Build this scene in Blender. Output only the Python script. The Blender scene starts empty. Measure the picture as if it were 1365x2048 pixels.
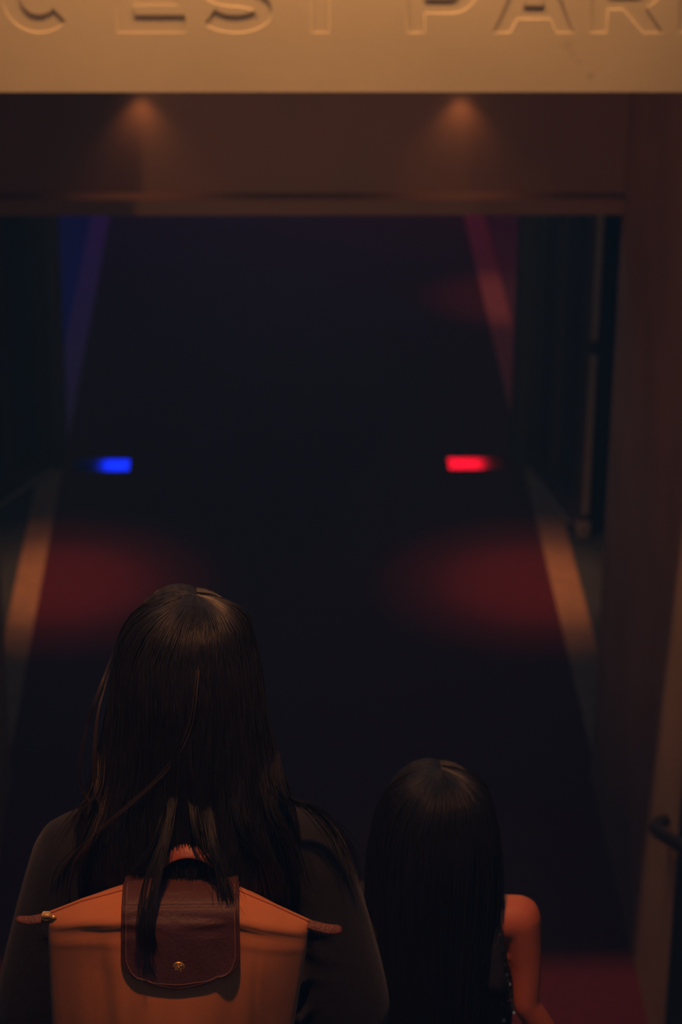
import bpy, bmesh, math, random
import numpy as np
from mathutils import Vector, Matrix, noise
random.seed(7); rng = np.random.default_rng(7)
scn = bpy.context.scene
C = scn.collection
PI = math.pi

# ------------------------------------------------------------------ camera
PITCH, YAW, ROLL, CAM_Z = math.radians(24.4), math.radians(1.79), math.radians(0.46), 4.6
fw = Vector((math.sin(YAW)*math.cos(PITCH), math.cos(YAW)*math.cos(PITCH), -math.sin(PITCH)))
r0 = fw.cross(Vector((0, 0, 1))).normalized(); u0 = r0.cross(fw)
ri = r0*math.cos(ROLL) + u0*math.sin(ROLL); up = u0*math.cos(ROLL) - r0*math.sin(ROLL)
cd = bpy.data.cameras.new('camera'); cam = bpy.data.objects.new('camera', cd); C.objects.link(cam)
cam.matrix_world = Matrix(((ri.x, up.x, -fw.x, 0), (ri.y, up.y, -fw.y, 0), (ri.z, up.z, -fw.z, CAM_Z), (0, 0, 0, 1)))
cd.sensor_fit = 'VERTICAL'; cd.sensor_height = 36; cd.lens = 4993/2048*36
cd.clip_start = 0.05; cd.clip_end = 200
cd.dof.use_dof = True; cd.dof.focus_distance = 3.24; cd.dof.aperture_fstop = 5.6
scn.camera = cam

# ------------------------------------------------------------------ world (night sky) and exposure
w = bpy.data.worlds.new('night_sky'); scn.world = w; w.use_nodes = True
bg = w.node_tree.nodes['Background']
bg.inputs[0].default_value = (0.50, 0.68, 1.0, 1); bg.inputs[1].default_value = 0.19
scn.view_settings.view_transform = 'Standard'; scn.view_settings.look = 'None'
scn.view_settings.exposure = 0; scn.view_settings.gamma = 1; scn.view_settings.use_curve_mapping = False

cy_ = scn.cycles; cy_.max_bounces = 5; cy_.diffuse_bounces = 3; cy_.glossy_bounces = 2; cy_.volume_bounces = 0; cy_.caustics_reflective = False; cy_.caustics_refractive = False

# lamp powers (each lamp's light is made in its own builder)
P_SIGN, P_STAIR, P_WALL, P_HALL = 29.5, 108, 0.80, 125
P_BLUE, P_RED, P_PINK = 14, 9.0, 40
P_FILL_COOL, P_FILL_PORTAL = 1.0, 36

# ------------------------------------------------------------------ materials
MATS = {}
def mat(name, col, rough=0.6, metal=0.0, var=0.15, scale=8.0, bump=0.0, bscale=60.0, sheen=0.0, spec=0.5, stretch=None):
    m = bpy.data.materials.new(name); m.use_nodes = True
    nt = m.node_tree; b = nt.nodes['Principled BSDF']
    b.inputs['Roughness'].default_value = rough; b.inputs['Metallic'].default_value = metal
    b.inputs['Specular IOR Level'].default_value = spec
    if sheen: b.inputs['Sheen Weight'].default_value = sheen
    tc = nt.nodes.new('ShaderNodeTexCoord'); mp = nt.nodes.new('ShaderNodeMapping')
    nt.links.new(tc.outputs['Object'], mp.inputs[0])
    if stretch: mp.inputs['Scale'].default_value = stretch
    n = nt.nodes.new('ShaderNodeTexNoise'); n.inputs['Scale'].default_value = scale; n.inputs['Detail'].default_value = 5
    nt.links.new(mp.outputs[0], n.inputs[0])
    rp = nt.nodes.new('ShaderNodeValToRGB')
    rp.color_ramp.elements[0].position = 0.3; rp.color_ramp.elements[1].position = 0.7
    rp.color_ramp.elements[0].color = [c*(1-var) for c in col] + [1]
    rp.color_ramp.elements[1].color = [min(1, c*(1+var)) for c in col] + [1]
    nt.links.new(n.outputs[0], rp.inputs[0]); nt.links.new(rp.outputs[0], b.inputs['Base Color'])
    if bump:
        n2 = nt.nodes.new('ShaderNodeTexNoise'); n2.inputs['Scale'].default_value = bscale; n2.inputs['Detail'].default_value = 3
        nt.links.new(mp.outputs[0], n2.inputs[0])
        bp = nt.nodes.new('ShaderNodeBump'); bp.inputs['Strength'].default_value = bump; bp.inputs['Distance'].default_value = 0.01
        nt.links.new(n2.outputs[0], bp.inputs['Height']); nt.links.new(bp.outputs[0], b.inputs['Normal'])
    MATS[name] = m
    return m
def glow(name, col, s):
    m = bpy.data.materials.new(name); m.use_nodes = True
    b = m.node_tree.nodes['Principled BSDF']
    b.inputs['Base Color'].default_value = (*col, 1); b.inputs['Emission Color'].default_value = (*col, 1)
    b.inputs['Emission Strength'].default_value = s
    MATS[name] = m
mat('cream_plaster', (0.50, 0.37, 0.22), 0.75, var=0.05, scale=3, bump=0.05, bscale=90)
mat('brown_panel', (0.34, 0.20, 0.14), 0.42, var=0.08, scale=3)
mat('brown_wall', (0.34, 0.21, 0.15), 0.6, var=0.15, scale=2.5, bump=0.05)
mat('concrete', (0.16, 0.15, 0.15), 0.85, var=0.2, scale=5, bump=0.2)
mat('dark_stone', (0.055, 0.075, 0.085), 0.5, var=0.2, scale=4, bump=0.05)
mat('hall_wall', (0.055, 0.065, 0.075), 0.6, var=0.15, scale=3)
mat('red_carpet', (0.11, 0.006, 0.013), 0.95, var=0.18, scale=60, bump=0.5, bscale=260, sheen=0.15, spec=0.1)
mat('tan_stone', (0.42, 0.27, 0.16), 0.55, var=0.1, scale=12, bump=0.05)
mat('bronze_frame', (0.10, 0.085, 0.07), 0.45, 0.4, var=0.12, scale=10)
mat('door_panel', (0.020, 0.028, 0.036), 0.25, var=0.15, scale=5)
mat('steel', (0.55, 0.50, 0.45), 0.45, 0.35, var=0.08, scale=30)
mat('plate_steel', (0.026, 0.026, 0.028), 0.09, 1.0, var=0.05, scale=30)
mat('black_metal', (0.03, 0.03, 0.035), 0.4, 0.5, var=0.1)
mat('tee_cotton', (0.017, 0.017, 0.018), 0.9, var=0.2, scale=40, bump=0.25, bscale=500, sheen=0.12, spec=0.2)
mat('trouser_denim', (0.03, 0.035, 0.05), 0.85, var=0.2, scale=30, bump=0.2, bscale=300)
mat('skin', (0.62, 0.165, 0.075), 0.5, var=0.05, scale=12)
mat('lips', (0.42, 0.16, 0.14), 0.45, var=0.05)
mat('eye_white', (0.7, 0.68, 0.65), 0.2, var=0.02)
mat('eye_dark', (0.03, 0.02, 0.015), 0.15, var=0.02)
mat('shoe_leather', (0.04, 0.035, 0.03), 0.45, var=0.1)
mat('rubber_sole', (0.5, 0.48, 0.45), 0.7, var=0.05)
mat('hair_brown', (0.014, 0.013, 0.013), 0.42, var=0.7, scale=240, spec=0.5, stretch=(1, 1, 0.05))
mat('hair_dark', (0.012, 0.012, 0.013), 0.45, var=0.6, scale=240, spec=0.45, stretch=(1, 1, 0.05))
mat('hair_light', (0.055, 0.036, 0.024), 0.4, var=0.2, scale=30, spec=0.6)
mat('dress_black', (0.010, 0.010, 0.012), 0.8, var=0.2, scale=30, bump=0.2, bscale=200)
mat('pier_shade', (0.022, 0.024, 0.028), 0.7, var=0.15, scale=4)
mat('hair_under', (0.006, 0.006, 0.007), 0.9, var=0.2, spec=0.1)
mat('sequin', (0.85, 0.62, 0.42), 0.18, 1.0, var=0.1, scale=60)
mat('bag_canvas', (0.56, 0.19, 0.068), 0.68, var=0.06, scale=25, bump=0.12, bscale=700, sheen=0.15, spec=0.3)
mat('bag_leather', (0.072, 0.024, 0.020), 0.58, var=0.12, scale=30, bump=0.15, bscale=220, spec=0.45)
mat('bag_handle', (0.30, 0.075, 0.04), 0.5, var=0.1, scale=30, bump=0.15, bscale=220)
mat('tab_leather', (0.15, 0.045, 0.026), 0.55, var=0.25, scale=120, bump=0.3, bscale=300)
mat('thread', (0.30, 0.16, 0.12), 0.8, var=0.1)
mat('gold', (0.85, 0.52, 0.20), 0.38, 0.75, var=0.05)
glow('lamp_warm', (1.0, 0.55, 0.22), 6.0)
glow('lamp_blue', (0.008, 0.03, 1.0), 0.5)
glow('lamp_red', (1.0, 0.0, 0.03), 0.5)
glow('lamp_pink', (1.0, 0.25, 0.25), 5.0)
# the portal face carries three old smudges under the lettering
m = MATS['cream_plaster']; nt = m.node_tree; b = nt.nodes['Principled BSDF']
src = b.inputs['Base Color'].links[0].from_socket
geo = nt.nodes.new('ShaderNodeNewGeometry')
acc = None
for (x, z, r, k) in ((0.738, 3.115, 0.016, 0.22), (0.750, 3.094, 0.014, 0.18), (0.768, 3.074, 0.011, 0.2), (0.797, 3.038, 0.013, 0.35)):
    d = nt.nodes.new('ShaderNodeVectorMath'); d.operation = 'DISTANCE'
    d.inputs[1].default_value = (x, 6.04, z); nt.links.new(geo.outputs['Position'], d.inputs[0])
    mr = nt.nodes.new('ShaderNodeMapRange'); mr.inputs['From Min'].default_value = 0; mr.inputs['From Max'].default_value = r
    mr.inputs['To Min'].default_value = k; mr.inputs['To Max'].default_value = 0
    nt.links.new(d.outputs['Value'], mr.inputs['Value'])
    if acc is None: acc = mr.outputs[0]
    else:
        a = nt.nodes.new('ShaderNodeMath'); a.operation = 'MAXIMUM'
        nt.links.new(acc, a.inputs[0]); nt.links.new(mr.outputs[0], a.inputs[1]); acc = a.outputs[0]
mx = nt.nodes.new('ShaderNodeMixRGB'); mx.inputs[2].default_value = (0.08, 0.06, 0.05, 1)
nt.links.new(acc, mx.inputs[0]); nt.links.new(src, mx.inputs[1]); nt.links.new(mx.outputs[0], b.inputs['Base Color'])

# ------------------------------------------------------------------ helpers
def link(name, me, m, parent=None, smooth=False):
    o = bpy.data.objects.new(name, me); C.objects.link(o)
    if m: 
        me.materials.clear(); me.materials.append(MATS[m])
    if smooth: me.shade_smooth()
    if parent: o.parent = parent
    return o
def from_bm(name, bm, m, parent=None, smooth=False):
    bmesh.ops.recalc_face_normals(bm, faces=bm.faces)
    me = bpy.data.meshes.new(name); bm.to_mesh(me); bm.free()
    return link(name, me, m, parent, smooth)
def pyd(name, v, f, m, parent=None, smooth=False):
    me = bpy.data.meshes.new(name); me.from_pydata([tuple(p) for p in v], [], f); me.update()
    return link(name, me, m, parent, smooth)
def empty(name, loc=(0, 0, 0), rz=0):
    o = bpy.data.objects.new(name, None); C.objects.link(o); o.location = loc; o.rotation_euler.z = rz; o.empty_display_size = 0.1
    return o
def tag(o, label=None, cat=None, group=None, kind=None):
    if label: o['label'] = label
    if cat: o['category'] = cat
    if group: o['group'] = group
    if kind: o['kind'] = kind
    return o
def bx(bm, x0, x1, y0, y1, z0, z1, bev=0.0):
    r = bmesh.ops.create_cube(bm, size=1)
    for v in r['verts']:
        v.co = ((x0+x1)/2 + v.co.x*(x1-x0), (y0+y1)/2 + v.co.y*(y1-y0), (z0+z1)/2 + v.co.z*(z1-z0))
    if bev:
        es = list({e for v in r['verts'] for e in v.link_edges})
        bmesh.ops.bevel(bm, geom=es, offset=bev, segments=2, affect='EDGES', clamp_overlap=True)
def box(name, x0, x1, y0, y1, z0, z1, m, parent=None, bev=0.0):
    bm = bmesh.new(); bx(bm, x0, x1, y0, y1, z0, z1, bev)
    return from_bm(name, bm, m, parent)
def sbox(name, *a, **k):
    o = box(name, *a, **k)
    if not o.parent: o['kind'] = 'structure'
    return o
def catmull(P, n):
    P = np.array(P, float); Q = np.vstack([2*P[0]-P[1], P, 2*P[-1]-P[-2]])
    out = []
    t = np.linspace(0, len(P)-1, n)
    for s in t:
        i = min(int(s), len(P)-2); f = s-i
        a, b_, c, d = Q[i], Q[i+1], Q[i+2], Q[i+3]
        out.append(0.5*((2*b_) + (c-a)*f + (2*a-5*b_+4*c-d)*f*f + (3*b_-a-3*c+d)*f**3))
    return np.array(out)
def tube(bm, P, R, n=12, flat=1.0):
    P = [Vector(p) for p in P]
    if not hasattr(R, '__len__'): R = [R]*len(P)
    rings = []; ref = None
    for i, p in enumerate(P):
        t = (P[min(i+1, len(P)-1)] - P[max(i-1, 0)]).normalized()
        if ref is None: ref = t.orthogonal().normalized()
        ref = (ref - t*ref.dot(t)).normalized(); b2 = t.cross(ref)
        rings.append([bm.verts.new(p + ref*R[i]*math.cos(2*PI*k/n) + b2*R[i]*flat*math.sin(2*PI*k/n)) for k in range(n)])
    for a, b2 in zip(rings, rings[1:]):
        for k in range(n): bm.faces.new((a[k], a[(k+1) % n], b2[(k+1) % n], b2[k]))
    bm.faces.new(rings[0][::-1]); bm.faces.new(rings[-1])
def cap(bm, P, R, n=14):
    """tapered limb with rounded ends through the points P"""
    P = [Vector(p) for p in P]; PP = []; RR = []
    d0 = (P[0]-P[1]).normalized(); d1 = (P[-1]-P[-2]).normalized()
    for a in (85, 60, 30): PP.append(P[0] + d0*R[0]*math.sin(math.radians(a))); RR.append(R[0]*math.cos(math.radians(a)))
    Q = catmull([(*p, r) for p, r in zip(P, R)], max(2, 5*(len(P)-1)+1))
    for q in Q: PP.append(Vector(q[:3])); RR.append(max(0.002, q[3]))
    for a in (30, 60, 85): PP.append(P[-1] + d1*R[-1]*math.sin(math.radians(a))); RR.append(R[-1]*math.cos(math.radians(a)))
    tube(bm, PP, RR, n)
def ell(bm, c, r, rot=None, sub=3):
    q = bmesh.ops.create_icosphere(bm, subdivisions=sub, radius=1)
    M = Matrix.Diagonal((*r, 1))
    if rot: M = rot.to_4x4() @ M
    M = Matrix.Translation(c) @ M
    for v in q['verts']: v.co = M @ v.co
def loft(bm, rings, n=28, closed=True):
    """horizontal ellipse rings (cx, cy, z, rx, ry)"""
    prev = None; first = None
    for (cx, cy, z, rx, ry) in rings:
        ring = [bm.verts.new((cx + rx*math.cos(2*PI*k/n), cy + ry*math.sin(2*PI*k/n), z)) for k in range(n)]
        if prev:
            for k in range(n): bm.faces.new((prev[k], prev[(k+1) % n], ring[(k+1) % n], ring[k]))
        else: first = ring
        prev = ring
    if closed: bm.faces.new(first[::-1]); bm.faces.new(prev)
def smooth_rings(R, n): return [tuple(q) for q in catmull(R, n)]
def remesh(name, bm, voxel, m, parent, smooth=4, fac=0.5):
    bmesh.ops.recalc_face_normals(bm, faces=bm.faces)
    me = bpy.data.meshes.new('tmp'); bm.to_mesh(me); bm.free()
    o = bpy.data.objects.new('tmp', me); C.objects.link(o)
    md = o.modifiers.new('r', 'REMESH'); md.mode = 'VOXEL'; md.voxel_size = voxel
    s = o.modifiers.new('s', 'SMOOTH'); s.iterations = smooth; s.factor = fac
    bpy.context.view_layer.update()
    dg = bpy.context.evaluated_depsgraph_get()
    me2 = bpy.data.meshes.new_from_object(o.evaluated_get(dg), depsgraph=dg)
    bpy.data.objects.remove(o); bpy.data.meshes.remove(me)
    me2.name = name
    return link(name, me2, m, parent, True)

# ------------------------------------------------------------------ the setting
# floor of the tunnel, the stairs coming down to it, the red carpet with its two tan borders
sbox('floor', -3.2, 3.2, 5.9, 21, -0.2, 0.0, 'dark_stone')
tag(sbox('carpet', -0.957, 1.178, 6.02, 20.5, 0.0, 0.010, 'red_carpet'), 'long dark red carpet running down the tunnel floor', 'carpet')
sbox('trim_1', -1.066, -0.957, 7.80, 20.5, 0.0, 0.012, 'tan_stone', bev=0.003)
sbox('trim_2', 1.178, 1.300, 7.80, 20.5, 0.0, 0.012, 'tan_stone', bev=0.003)
st = tag(empty('staircase', (0, 0, 0)), kind='structure')
RISE, RUN, Y0, TOP = 0.16, 0.32, 0.24, 3.04
for k in range(1, 19):
    z = TOP - RISE*k
    box('step', -1.70, 1.90, Y0+RUN*(k-1), Y0+RUN*k+0.0, z-0.30, z, 'concrete', st, bev=0.006)
box('landing', -1.70, 1.90, -3.0, Y0, TOP-0.3, TOP, 'concrete', st)
sbox('wall_stair_left', -1.95, -1.70, -3.0, 6.04, 0, 5.2, 'hall_wall')
sbox('wall_stair_right', 1.90, 2.15, -3.0, 6.04, 0, 5.2, 'hall_wall')

# portal: piers, sign face with engraved lettering, recessed header with a ledge
ZL = 2.996
sbox('wall_portal_left', -1.95, -0.93, 6.04, 7.78, 0, ZL, 'brown_wall')
sbox('wall_portal_right', 1.153, 2.15, 6.04, 7.78, 0, ZL, 'brown_wall')
sbox('pier_shade_left', -1.95, -0.93, 6.015, 6.04, 0, ZL-0.002, 'pier_shade'); sbox('pier_shade_right', 1.153, 2.15, 6.015, 6.04, 0, ZL-0.002, 'pier_shade')  # dark sheets added so the pier fronts stay dim under the sign lamp
lin = tag(empty('wall_sign', (0, 6.04, ZL)), kind='structure')
def local_to(o, par):
    o.parent = par; o.matrix_parent_inverse = Matrix.Translation(-par.location); return o
# --- glyph outlines (x, z) with cap height CH and stroke S
CH, S = 0.17, 0.042
def stroke_path(P, hw):
    P = np.array(P); T = np.gradient(P, axis=0); T /= np.linalg.norm(T, axis=1)[:, None]
    N = np.stack([-T[:, 1], T[:, 0]], 1)
    return [list(map(tuple, np.vstack([P+N*hw, (P-N*hw)[::-1]])))]
def arc(cx, cz, rx, rz, a0, a1, n=24):
    return [(cx+rx*math.cos(math.radians(a)), cz+rz*math.sin(math.radians(a))) for a in np.linspace(a0, a1, n)]
def g_C(w): return stroke_path(arc(w/2+0.004, CH/2, w/2-S/2, CH/2-S/2, 42, 318, 40), S/2)
def g_I(w): return [[(0, 0), (S, 0), (S, CH), (0, CH)]]
def g_E(w): 
    m0 = CH/2-S*0.42; m1 = CH/2+S*0.42
    return [[(0, 0), (w, 0), (w, S), (S, S), (S, m0), (w*0.9, m0), (w*0.9, m1), (S, m1), (S, CH-S), (w, CH-S), (w, CH), (0, CH)]]
def g_T(w): 
    c = w/2
    return [[(c-S/2, 0), (c+S/2, 0), (c+S/2, CH-S), (w, CH-S), (w, CH), (0, CH), (0, CH-S), (c-S/2, CH-S)]]
def g_S(w):
    h4 = (CH-S)/4; rx = w/2-S/2; cx = w/2
    P = arc(cx, CH-S/2-h4, rx, h4, 25, 270, 26) + arc(cx, S/2+h4, rx, h4, 90, -155, 26)[1:]
    return stroke_path(P, S/2)
def g_P(w):
    zb = 0.048; rz = (CH-zb)/2; cz = zb+rz
    o = [(0, 0), (S, 0), (S, zb)] + arc(w-rz*1.05, cz, rz*1.05, rz, -90, 90, 20) + [(0, CH)]
    i = [(S, zb+S*0.8)] + arc(w-rz*1.05, cz, rz*1.05-S, rz-S*0.8, -90, 90, 16) + [(S, CH-S*0.8)]
    return [o, i]
def g_A(w):
    t = S*0.62
    o = [(0, 0), (S*1.05, 0), (S*1.05+0.016, 0.034), (w-S*1.05-0.016, 0.034), (w-S*1.05, 0), (w, 0), (w/2+t, CH), (w/2-t, CH)]
    i = [(S*1.05+0.031, 0.034+S*0.75), (w-S*1.05-0.031, 0.034+S*0.75), (w/2, CH-S*0.9)]
    return [o, i]
def g_R(w):
    zb = 0.058; rz = (CH-zb)/2; cz = zb+rz; xr = w-0.012
    o = [(0, 0), (S, 0), (S, zb), (w-S*1.25-0.052, zb), (w-S*1.25, 0), (w, 0), (w-0.048, zb+0.006)] + arc(xr-rz*1.05, cz, rz*1.05, rz, -50, 90, 18) + [(0, CH)]
    i = [(S, zb+S*0.8)] + arc(xr-rz*1.05, cz, rz*1.05-S, rz-S*0.8, -90, 90, 16) + [(S, CH-S*0.8)]
    return [o, i]
def g_Q(w): return [[(0, CH*0.62), (S*0.5, CH*0.62), (S, CH), (S*0.1, CH)]]
TEXT = [(g_I, -1.11, 0.042), (g_C, -1.035, 0.174), (g_I, -0.822, 0.042), (g_C, -0.646, 0.174), (g_Q, -0.445, 0.04),
        (g_E, -0.3665, 0.1645), (g_S, -0.168, 0.179), (g_T, 0.046, 0.165), (g_P, 0.3415, 0.171), (g_A, 0.550, 0.2025),
        (g_R, 0.789, 0.185), (g_I, 1.005, 0.042), (g_S, 1.075, 0.179)]
cu = bpy.data.curves.new('sign', 'CURVE'); cu.dimensions = '2D'; cu.fill_mode = 'BOTH'
def spl(P):
    s = cu.splines.new('POLY'); s.points.add(len(P)-1); s.use_cyclic_u = True
    for p, q in zip(s.points, P): p.co = (q[0], q[1], 0, 1)
X0, X1, SH = -1.95, 2.15, 0.80
spl([(X0, 0), (X1, 0), (X1, SH), (X0, SH)])
for g, x, ww in TEXT:
    for loop in g(ww): spl([(x+a, 0.150+c) for a, c in loop])
EX = 0.0005
cu.extrude = EX; cu.bevel_depth = 0.0016; cu.bevel_resolution = 2; cu.offset = -0.0016
to = bpy.data.objects.new('tmp', cu); C.objects.link(to); bpy.context.view_layer.update()
dg = bpy.context.evaluated_depsgraph_get()
me = bpy.data.meshes.new_from_object(to.evaluated_get(dg), depsgraph=dg); bpy.data.objects.remove(to)
me.transform(Matrix.Translation((0, 6.04+EX+0.0016, ZL)) @ Matrix.Rotation(PI/2, 4, 'X')); me.name = 'sign_face'
so = local_to(link('sign_face', me, 'cream_plaster'), lin)
so['label'] = 'cream sign face with engraved capital lettering ICI C\'EST PARIS'
local_to(box('sign_back', X0, X1, 6.04+2*EX+0.0030, 6.30, ZL+0.0005, ZL+SH, 'cream_plaster'), lin)
local_to(box('upper_wall', X0, X1, 6.045, 6.30, ZL+SH, 5.2, 'cream_plaster'), lin)
sbox('ceiling_portal', -1.95, 2.15, 6.30, 7.90, ZL, 3.2, 'brown_wall')
hd = tag(empty('wall_header', (0.11, 7.78, 2.16)), kind='structure')
local_to(box('header_panel', -0.93, 1.153, 7.78, 7.90, 2.150, ZL, 'brown_panel'), hd)
local_to(box('ledge', -0.93, 1.153, 7.705, 7.80, 2.150, 2.204, 'brown_panel', bev=0.006), hd)

# hall behind the portal, the door wall and the space beyond
sbox('wall_hall_left', -2.6, -2.45, 7.78, 20.6, 0, 2.7, 'hall_wall')
sbox('wall_hall_right', 2.75, 2.9, 7.78, 20.6, 0, 2.7, 'hall_wall')
sbox('ceiling', -2.6, 2.9, 7.90, 20.6, 2.7, 2.85, 'hall_wall')
sbox('wall_far', -2.6, 2.9, 20.5, 20.65, 0, 2.7, 'hall_wall')
sbox('wall_door_left', -2.45, -1.075, 10.62, 10.80, 0, 2.7, 'hall_wall')
sbox('wall_door_right', 1.275, 2.75, 10.62, 10.80, 0, 2.7, 'hall_wall')
sbox('wall_door_top', -1.075, 1.275, 10.62, 10.80, 2.2, 2.7, 'hall_wall')
sbox('wall_return_left', -2.6, -1.95, 7.70, 7.80, 0, 2.7, 'hall_wall')
sbox('wall_return_right', 2.15, 2.9, 7.70, 7.80, 0, 2.7, 'hall_wall')

def door_leaf(name, piv, free, label):
    """glazed bronze leaf swung open: stiles, rails, mid panel, pull handle"""
    piv = Vector(piv); free = Vector(free); L = (free-piv).length
    a = math.atan2(free.y-piv.y, free.x-piv.x)
    e = tag(empty(name, (piv.x, piv.y, 0.013), a), kind='structure'); e['label'] = label
    t = 0.022; hgt = 2.12
    def p(n, x0, x1, z0, z1, m, th=t, bev=0.004): 
        return box(n, x0, x1, -th, th, z0, z1, m, e, bev)
    p('stile', 0.0, 0.11, 0, hgt, 'bronze_frame'); p('stile', L-0.10, L-0.012, 0, hgt, 'bronze_frame')
    p('stile', 0.33, 0.43, 0.13, hgt-0.1, 'bronze_frame')
    p('bottom_rail', 0.11, L-0.10, 0, 0.13, 'bronze_frame'); p('top_rail', 0.11, L-0.10, hgt-0.1, hgt, 'bronze_frame')
    p('panel', 0.11, 0.33, 0.13, hgt-0.1, 'door_panel', 0.010, 0); p('panel', 0.43, L-0.10, 0.13, hgt-0.1, 'door_panel', 0.010, 0)
    p('edge_strip', L-0.012, L, 0.12, 0.86, 'steel', 0.014, 0.002); p('edge_strip', L-0.012, L, 0.92, hgt, 'steel', 0.014, 0.002)
    p('lock_plate', L-0.012, L+0.001, 0.86, 0.92, 'black_metal', 0.016, 0)
    p('corner_shoe', L-0.055, L+0.003, 0.0, 0.085, 'steel', 0.027, 0.008)
    p('kick_strip', 0.02, L-0.14, 0.0, 0.03, 'steel', 0.026, 0.004)
    return e
door_leaf('door_1', (-1.005, 10.60, 0), (-1.36, 9.89, 0), 'dark glazed door leaf swung open along left side of hall')
door_leaf('door_2', (1.210, 10.60, 0), (1.366, 9.80, 0), 'dark glazed door leaf swung open along right side of hall')
sbox('trim_3', -1.075, -0.945, 10.61, 10.81, 0.0, 2.2, 'bronze_frame', bev=0.004)
sbox('trim_4', 1.130, 1.275, 10.61, 10.81, 0.0, 2.2, 'bronze_frame', bev=0.004)
for x0, x1, side in ((-0.905, -0.650, 'left'), (0.831, 1.085, 'right')):
    e = tag(empty('floor_closer', ((x0+x1)/2, 10.64, 0.010)), 'polished steel floor closer plate set in the carpet by the %s door' % side, 'door closer', 'door closer plates')
    box('plate', -(x1-x0)/2, (x1-x0)/2, -0.068, 0.068, 0, 0.006, 'plate_steel', e, bev=0.0015)
    for sx in (-1, 1):
        bm = bmesh.new(); bmesh.ops.create_cone(bm, cap_ends=True, segments=12, radius1=0.006, radius2=0.005, depth=0.002, matrix=Matrix.Translation((sx*((x1-x0)/2-0.015), 0, 0.007)))
        from_bm('screw', bm, 'steel', e)

# ------------------------------------------------------------------ lamps
def spot_light(parent, loc, target, power, col, angle, blend=1.0, size=0.03):
    l = bpy.data.lights.new('light', 'SPOT'); l.energy = power; l.color = col; l.spot_size = math.radians(angle); l.spot_blend = blend; l.shadow_soft_size = size
    o = bpy.data.objects.new('light', l); C.objects.link(o); o.parent = parent; o.location = loc
    d = Vector(target) - Vector(loc); o.rotation_euler = d.to_track_quat('-Z', 'Y').to_euler()
    return o
def bullet_lamp(name, loc, target, label, power, col, angle, blend, glowm, r=0.045, ln=0.16, mount=None, group=None):
    """a can spot: housing, rim, lens, bracket"""
    e = tag(empty(name, loc), label, 'lamp', group)
    d = (Vector(target) - Vector(loc)).normalized(); M = d.to_track_quat('-Z', 'Y').to_matrix().to_4x4()
    def cyl(n, r1, r2, z0, z1, m):
        bm = bmesh.new(); bmesh.ops.create_cone(bm, cap_ends=True, segments=24, radius1=r1, radius2=r2, depth=z1-z0, matrix=Matrix.Translation((0, 0, (z0+z1)/2)))
        for v in bm.verts: v.co = M @ v.co
        return from_bm(n, bm, m, e)
    cyl('housing', r, r*0.8, 0.012, ln, 'black_metal'); cyl('lens', r*0.85, r*0.85, 0.005, 0.0125, glowm)
    bm = bmesh.new(); pr = [(r*1.0, 0.014), (r*1.0, -0.004), (r*0.88, -0.004), (r*0.88, 0.010)]
    rings = [[bm.verts.new(M @ Vector((a*math.cos(k*PI/12), a*math.sin(k*PI/12), z))) for k in range(24)] for a, z in pr]
    for i in range(4):
        for k in range(24): bm.faces.new((rings[i][k], rings[i][(k+1) % 24], rings[(i+1) % 4][(k+1) % 24], rings[(i+1) % 4][k]))
    from_bm('rim', bm, 'black_metal', e)
    if mount:
        bm = bmesh.new(); tube(bm, [M @ Vector((0, 0, ln*0.6)), Vector(mount)-Vector(loc)], 0.012, 10); from_bm('bracket', bm, 'black_metal', e, True)
    spot_light(e, tuple(d*0.012), tuple(d), power, col, angle, blend, r*0.8)
    return e
WARM = (1.0, 0.52, 0.22)
sbox('trim_5', -1.70, 1.90, 2.24, 2.36, 5.05, 5.17, 'black_metal')
sl = tag(empty('sign_lamp', (0.12, 5.80, 4.32)), 'long dark wall washer lamp on arms above the sign', 'lamp')
d_ = Vector((0, 0.42, -1)).normalized()
box('housing', -1.10, 1.10, -0.07, 0.07, 0.0, 0.09, 'black_metal', sl, 0.008); box('diffuser', -1.06, 1.06, -0.05, 0.05, -0.006, 0.001, 'lamp_warm', sl)
for ax in (-0.5, 0.5):
    bm = bmesh.new(); tube(bm, [(ax, 0.0, 0.08), (ax, 0.10, 0.20), (ax, 0.245, 0.24)], 0.012, 10); from_bm('arm', bm, 'black_metal', sl, True)
l = bpy.data.lights.new('light', 'AREA'); l.shape = 'RECTANGLE'; l.size = 2.1; l.size_y = 0.10; l.energy = P_SIGN; l.color = (1.0, 0.58, 0.28); l.spread = math.radians(95)
o = bpy.data.objects.new('light', l); C.objects.link(o); o.parent = sl; o.location = (0, 0, -0.012); o.rotation_euler = d_.to_track_quat('-Z', 'Y').to_euler()
bullet_lamp('spot_lamp', (-0.05, 2.30, 4.90), (0.10, 2.97, 2.6), 'black can spotlight on the beam above the stairs', P_STAIR, (1.0, 0.39, 0.13), 40, 0.9, 'lamp_warm', r=0.06, mount=(-0.05, 2.30, 5.05))
for x, s in ((-0.405, 'left'), (0.615, 'right')):
    bullet_lamp('wall_lamp', (x, 7.728, 2.575), (x, 7.728, 2.2), 'small black lamp on the recessed header under the sign, %s of the two' % s, P_WALL, (1.0, 0.42, 0.16), 96, 1.0, 'lamp_warm', r=0.018, ln=0.07, mount=(x, 7.785, 2.63), group='lamps on the recessed header')
for x, tx, s in ((-1.62, 0.85, 'left'), (1.82, -0.5, 'right')):  # fill spots added out of view to warm the header and right wall
    bullet_lamp('fill_spot', (x, 3.7, 2.45), (tx, 7.78, 2.30), 'unseen fill spotlight added on the %s stair wall to light the header' % s, P_FILL_PORTAL*(1.7 if x < 0 else 0.5), (1.0, 0.50, 0.24), 56, 1.0, 'lamp_warm', r=0.035, ln=0.11, mount=(-1.71 if x < 0 else 1.91, 3.7, 2.5), group='added fill spotlights')
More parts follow.
